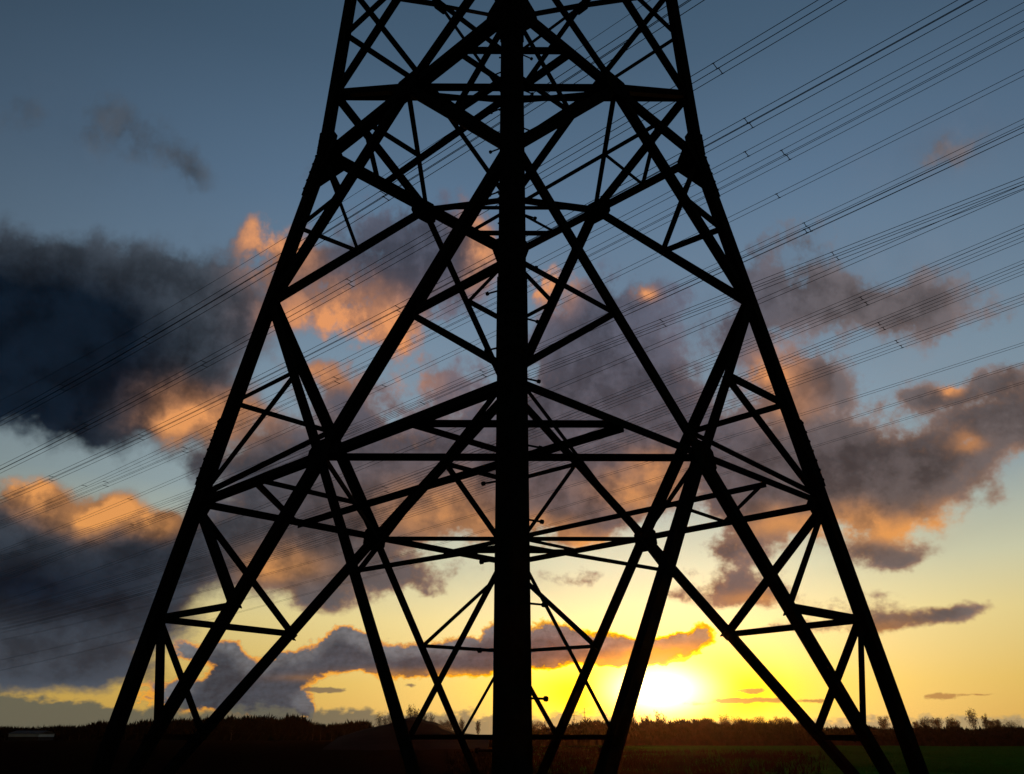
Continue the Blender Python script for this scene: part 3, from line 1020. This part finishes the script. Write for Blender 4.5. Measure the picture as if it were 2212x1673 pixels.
# long brown hedge bank on the right, nearer at its right end
hd = hedge_mesh(1140, 2420, 150, lambda px: 150.0, [(1140, 1574), (1215, 1566), (1262, 1556), (1330, 1552), (1500, 1554), (1560, 1557), (1650, 1556), (1735, 1562),
                (1790, 1569), (2212, 1570), (2420, 1571)], R, 5.0, 0.6, 12000, 3.0)
tag(hd.build('hedge', M_BRUSH), 'long brown hedge bank under the setting sun along the far edge of the field', 'hedge')
hd = hedge_mesh(-220, 800, 130, 260.0, [(-220, 1577), (0, 1577), (36, 1578), (100, 1577), (110, 1577), (180, 1573), (196, 1566), (215, 1557), (232, 1566), (300, 1562), (340, 1556),
                (420, 1556), (470, 1550), (560, 1549), (600, 1553), (650, 1549), (672, 1570), (700, 1572), (740, 1568), (760, 1560), (790, 1562), (800, 1572)], R, 9.0, 1.6, 9000, 4.0)
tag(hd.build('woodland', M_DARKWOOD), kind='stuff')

# dark mound in the middle distance left of the front leg
def make_mound():
    tops = [(742, 1588), (790, 1573), (808, 1568), (835, 1563), (858, 1554), (875, 1551), (891, 1549), (906, 1551), (922, 1556), (939, 1557), (950, 1562), (962, 1571), (985, 1580), (1030, 1586), (1060, 1588)]
    mb = MB()
    dist, n = 120.0, 90
    prof = [(-14, 0.0), (-11, .16), (-7, .55), (-3, .9), (0, 1.0), (4, .85), (9, .4), (14, 0.0)]
    vs = []
    for i in range(n + 1):
        px = tops[0][0] + (tops[-1][0] - tops[0][0]) * i / n
        for (a, ya), (b, yb) in zip(tops, tops[1:]):
            if a <= px <= b:
                y = ya + (yb - ya) * (px - a) / (b - a)
        h = max(0.0, px_height(y, px, dist) - 0.1)
        g = ground_point(px, dist)
        for (u, v) in prof:
            vs.append((g.x, g.y + u, h * v + 0.18 * h / 3 * noise.noise(Vector((g.x * .35, u * .35, 2.0))) - (0.25 if v == 0 else 0)))
    m = len(prof)
    mb.add(vs, [(i * m + j, i * m + j + 1, (i + 1) * m + j + 1, (i + 1) * m + j) for i in range(n) for j in range(m - 1)])
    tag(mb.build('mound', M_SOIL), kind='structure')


make_mound()

G_FAR = 'bare trees in the row beyond the hedge'
far = [(1513, 1541, .22), (1533, 1535, .32), (1568, 1534, .34), (1597, 1538, .36), (1609, 1541, .22), (1624, 1539, .26), (1645, 1536, .34), (1672, 1541, .24), (1687, 1537, .3), (1705, 1537, .3), (1735, 1539, .26)]
far_l = ['small bare tree at the left end of the hazy row right of the sun', 'second hazy tree from the left in the row right of the sun', 'broad hazy tree, third in the row right of the sun',
         'widest crown of the hazy row right of the sun', 'small gap tree just right of the widest crown in the hazy row', 'narrow hazy tree between the widest crown and the round one',
         'round hazy tree in the middle of the row right of the sun', 'small hazy tree right of the round one in the row', 'hazy tree third from the right end of the row left of the steel diagonal',
         'hazy tree second from the right end of the row left of the steel diagonal', 'last hazy tree of the row, beside the steel diagonal']
for (x, y, sp), l in zip(far, far_l):
    place_tree(x, 620.0 + R.uniform(-30, 30), y, l, G_FAR, R, 'round', sp, 1.0)
G_R = 'bare trees standing along the horizon at the right'
right = [(1912, 1533, .26, 'round'), (1982, 1543, .24, 'round'), (2001, 1537, .30, 'round'), (2027, 1533, .26, 'round'), (2058, 1534, .24, 'round'), (2070, 1541, .2, 'round'), (2106, 1529, .22, 'tall'),
         (2134, 1537, .16, 'tall'), (2147, 1539, .2, 'round'), (2161, 1537, .2, 'round'), (2190, 1550, .5, 'round')]
right_l = ['bare tree seen between the two legs at far right', 'small bare tree just right of the rightmost leg', 'full round bare tree second right of the rightmost leg', 'tapering bare tree third right of the rightmost leg',
           'bare tree left of the small one in the pair near the right edge', 'smaller bare tree of the pair near the right edge', 'tallest bare tree near the right edge, with a pointed top',
           'thin bare tree, first of three close together at the right edge', 'bare tree in the middle of three close together at the right edge', 'bare tree, last of three close together at the right edge', 'low spreading bush tree at the very right edge']
for (x, y, sp, sh), l in zip(right, right_l):
    place_tree(x, 520.0 + R.uniform(-25, 25), y, l, G_R, R, sh, sp, 1.0)
G_SUN = 'thin bare trees in front of the setting sun'
for (x, y), l in zip([(1371, 1529), (1389, 1538), (1401, 1533), (1425, 1525), (1436, 1534), (1461, 1546)],
                     ['bare thin tree left of the sun beside the steel diagonal', 'shortest thin tree under the left half of the sun', 'thin bare tree under the middle of the sun', 'tallest thin bare tree under the sun',
                      'thin tree close to the right of the tallest one under the sun', 'low bush tree right of the sun']):
    place_tree(x, 330.0, y, l, G_SUN, R, 'tall', .14, 0.35)
G_MID = 'upright bare trees around the dark mound'
for (x, y, sp, sh, de), l in zip([(818, 1536, .2, 'tall', .4), (830, 1541, .2, 'tall', .4), (843, 1535, .2, 'tall', .4), (884, 1512, .14, 'tall', .5), (896, 1518, .14, 'tall', .5), (916, 1531, .16, 'tall', .4), (931, 1533, .16, 'tall', .4),
                                  (957, 1545, .3, 'round', .9), (970, 1545, .3, 'round', .9), (997, 1549, .18, 'tall', 1), (1032, 1550, .14, 'tall', 1), (1155, 1545, .3, 'round', .8), (1173, 1547, .3, 'round', .8)],
                                 ['thin bare tree at the left foot of the dark mound', 'shorter thin bare tree at the left foot of the dark mound', 'thin bare tree left of the steel diagonal above the mound', 'tallest bare poplar behind the mound top',
                                  'second tallest bare poplar behind the mound top', 'thin bare tree on the right shoulder of the mound', 'slender tree right of the mound top', 'hazy round tree where the mound falls away', 'hazy round tree farther down the end of the mound',
                                  'dark upright tree between the mound and the front leg', 'narrow upright tree just left of the front leg', 'small hazy tree just right of the front leg', 'second small hazy tree right of the front leg']):
    place_tree(x, 420.0 if sh == 'round' else 300.0, y, l, G_MID, R, sh, sp, de)
G_LEFT = 'dark trees rising from the wood at the left'
for (x, y, sp), l in zip([(12, 1566, .3), (29, 1567, .3), (152, 1563, .2), (172, 1562, .22), (272, 1560, .3), (500, 1543, .3), (676, 1547, .26), (693, 1549, .26), (717, 1554, .22), (744, 1561, .5)],
                         ['dark tree at the far left edge of the horizon', 'dark tree just left of the long pale barn', 'small dark tree left of the round bush by the leftmost leg', 'small dark tree nearest the round bush by the leftmost leg',
                          'small dark tree between the leftmost leg and its diagonal', 'dark tree standing out of the wood under the steam cloud', 'dark tree at the foot of the steam plume', 'dark tree just right of the steam plume', 'slim dark tree alone right of the steam plume', 'low round dark bush tree left of the mound']):
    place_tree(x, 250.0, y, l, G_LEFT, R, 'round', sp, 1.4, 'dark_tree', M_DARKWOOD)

# long pale barn at the far left
def make_barn():
    a, b = ground_point(37, 240.0), ground_point(101, 240.0)
    root = empty('barn', ((a.x + b.x) / 2, 240 + CAM.y, 0))
    tag(root, 'long low pale barn with a dark roof at the far left horizon', 'barn')
    w = (b.x - a.x) / 2
    z0, z1, z2 = px_height(1592.0, 60, 240), px_height(1585.5, 60, 240), px_height(1578.5, 60, 240)
    mb = MB()
    mb.prism([Vector((-w, -4, -0.3)), Vector((w, -4, -0.3)), Vector((w, 4, -0.3)), Vector((-w, 4, -0.3))], Vector((0, 0, z0 + 0.3)))
    mb.build('hedge_block', M_ROOF, root)  # dark block stands in for the low hedge hiding the foot of the wall
    mb = MB()
    mb.prism([Vector((-w, -4, z0 + .003)), Vector((w, -4, z0 + .003)), Vector((w, 4, z0 + .003)), Vector((-w, 4, z0 + .003))], Vector((0, 0, z1 - z0)))
    mb.build('wall', M_PALE, root)
    mb = MB()
    e = 0.3
    mb.prism([Vector((-w - e, -4 - e, z1 + .008)), Vector((-w - e, 4 + e, z1 + .008)), Vector((-w - e, 0, z2))], Vector((2 * (w + e), 0, 0)))
    mb.build('roof', M_ROOF, root)


make_barn()

# two far pylons, tiny, right of the front leg
def far_pylon(px, y_top, dist, label):
    g = ground_point(px, dist)
    h = px_height(y_top, px, dist)
    root = empty('distant_pylon', g)
    tag(root, label, 'pylon', 'tiny pylons far off right of the front leg')
    mb = MB()
    b = h * 0.07
    for sx, sy in ((-1, -1), (1, -1), (1, 1), (-1, 1)):
        mb.tube([(sx * b, sy * b, 0), (sx * b * .3, sy * b * .3, h * .6), (0, 0, h)], [h * .006, h * .005, h * .003], 4)
    for z, q in ((.2, .8), (.4, .55), (.6, .3)):
        for s in (-1, 1):
            mb.tube([(-b * q * 1.1, s * b * q, h * z), (b * q * 1.1, s * b * q, h * (z + .12))], h * .003, 4)
    mb.build('mast', M_STEEL, root)
    for z, L in ((.62, .16), (.78, .22), (.92, .13)):
        mb = MB()
        mb.tube([(-h * L, 0, h * z), (0, 0, h * (z + .03)), (h * L, 0, h * z)], [h * .002, h * .006, h * .002], 4)
        mb.build('crossarm', M_STEEL, root)


far_pylon(1241, 1535, 800.0, 'shorter tiny pylon far off right of the front leg')
far_pylon(1264, 1528, 780.0, 'taller tiny pylon far off above the left end of the hedge')

# rough grass and dead weeds in the field
def tufts(name, mat, n, region, rnd, hgt):
    mb = MB()
    k = 0
    while k < n:
        px = rnd.triangular(region[0], region[1])
        d = region[2] * (region[3] / region[2]) ** rnd.random()
        g = ground_point(px, d)
        if noise.noise(Vector((g.x * 0.05, g.y * 0.03, 8.0))) < region[4]:
            if rnd.random() < 0.8:
                continue
        g.z = ground_z(g.x, g.y)
        for _ in range(3):
            a = rnd.uniform(0, 2 * pi)
            L = hgt * rnd.uniform(0.4, 1.3)
            o = Vector((rnd.uniform(-.12, .12), rnd.uniform(-.12, .12), 0))
            w = Vector((cos(a), sin(a), 0)) * L * 0.07
            t = Vector((rnd.uniform(-.5, .5), rnd.uniform(-.5, .5), 1)).normalized() * L
            p = g + o
            mb.add([p - w, p + w, p + t], [(0, 1, 2)])
        k += 1
    tag(mb.build(name, mat), kind='stuff')


M_GRASS = material('meadow_grass', (0.018, 0.15, 0.012), 1.0, 0.0, base2=(0.030, 0.11, 0.014), scale=0.5)
M_WEED = material('dead_weeds', (0.030, 0.016, 0.009), 1.0, 0.0, var=0.5, scale=0.7)
tufts('grass', M_GRASS, 16000, (1050, 2600, 24.0, 140.0, -0.2), R, 0.16)
tufts('dead_weeds', M_WEED, 9000, (960, 1780, 24.0, 90.0, 0.0), R, 0.34)


# ------------------------------------------------------------------ evening haze lying over the land
def make_haze():
    x0, x1, y0, y1, z0, z1 = -760.0, 1000.0, -60.0, 900.0, -1.4, 75.0
    mb = MB()
    mb.prism([Vector((x0, y0, z0)), Vector((x1, y0, z0)), Vector((x1, y1, z0)), Vector((x0, y1, z0))], Vector((0, 0, z1 - z0)))
    m = bpy.data.materials.new('haze')
    m.use_nodes = True
    t = m.node_tree
    t.nodes.clear()
    v = t.nodes.new('ShaderNodeVolumePrincipled')
    v.inputs['Color'].default_value = (0.90, 0.58, 0.36, 1.0)
    v.inputs['Density'].default_value = 0.000035
    v.inputs['Anisotropy'].default_value = 0.88
    o = t.nodes.new('ShaderNodeOutputMaterial')
    t.links.new(v.outputs[0], o.inputs['Volume'])
    tag(mb.build('haze', m), kind='stuff')


make_haze()
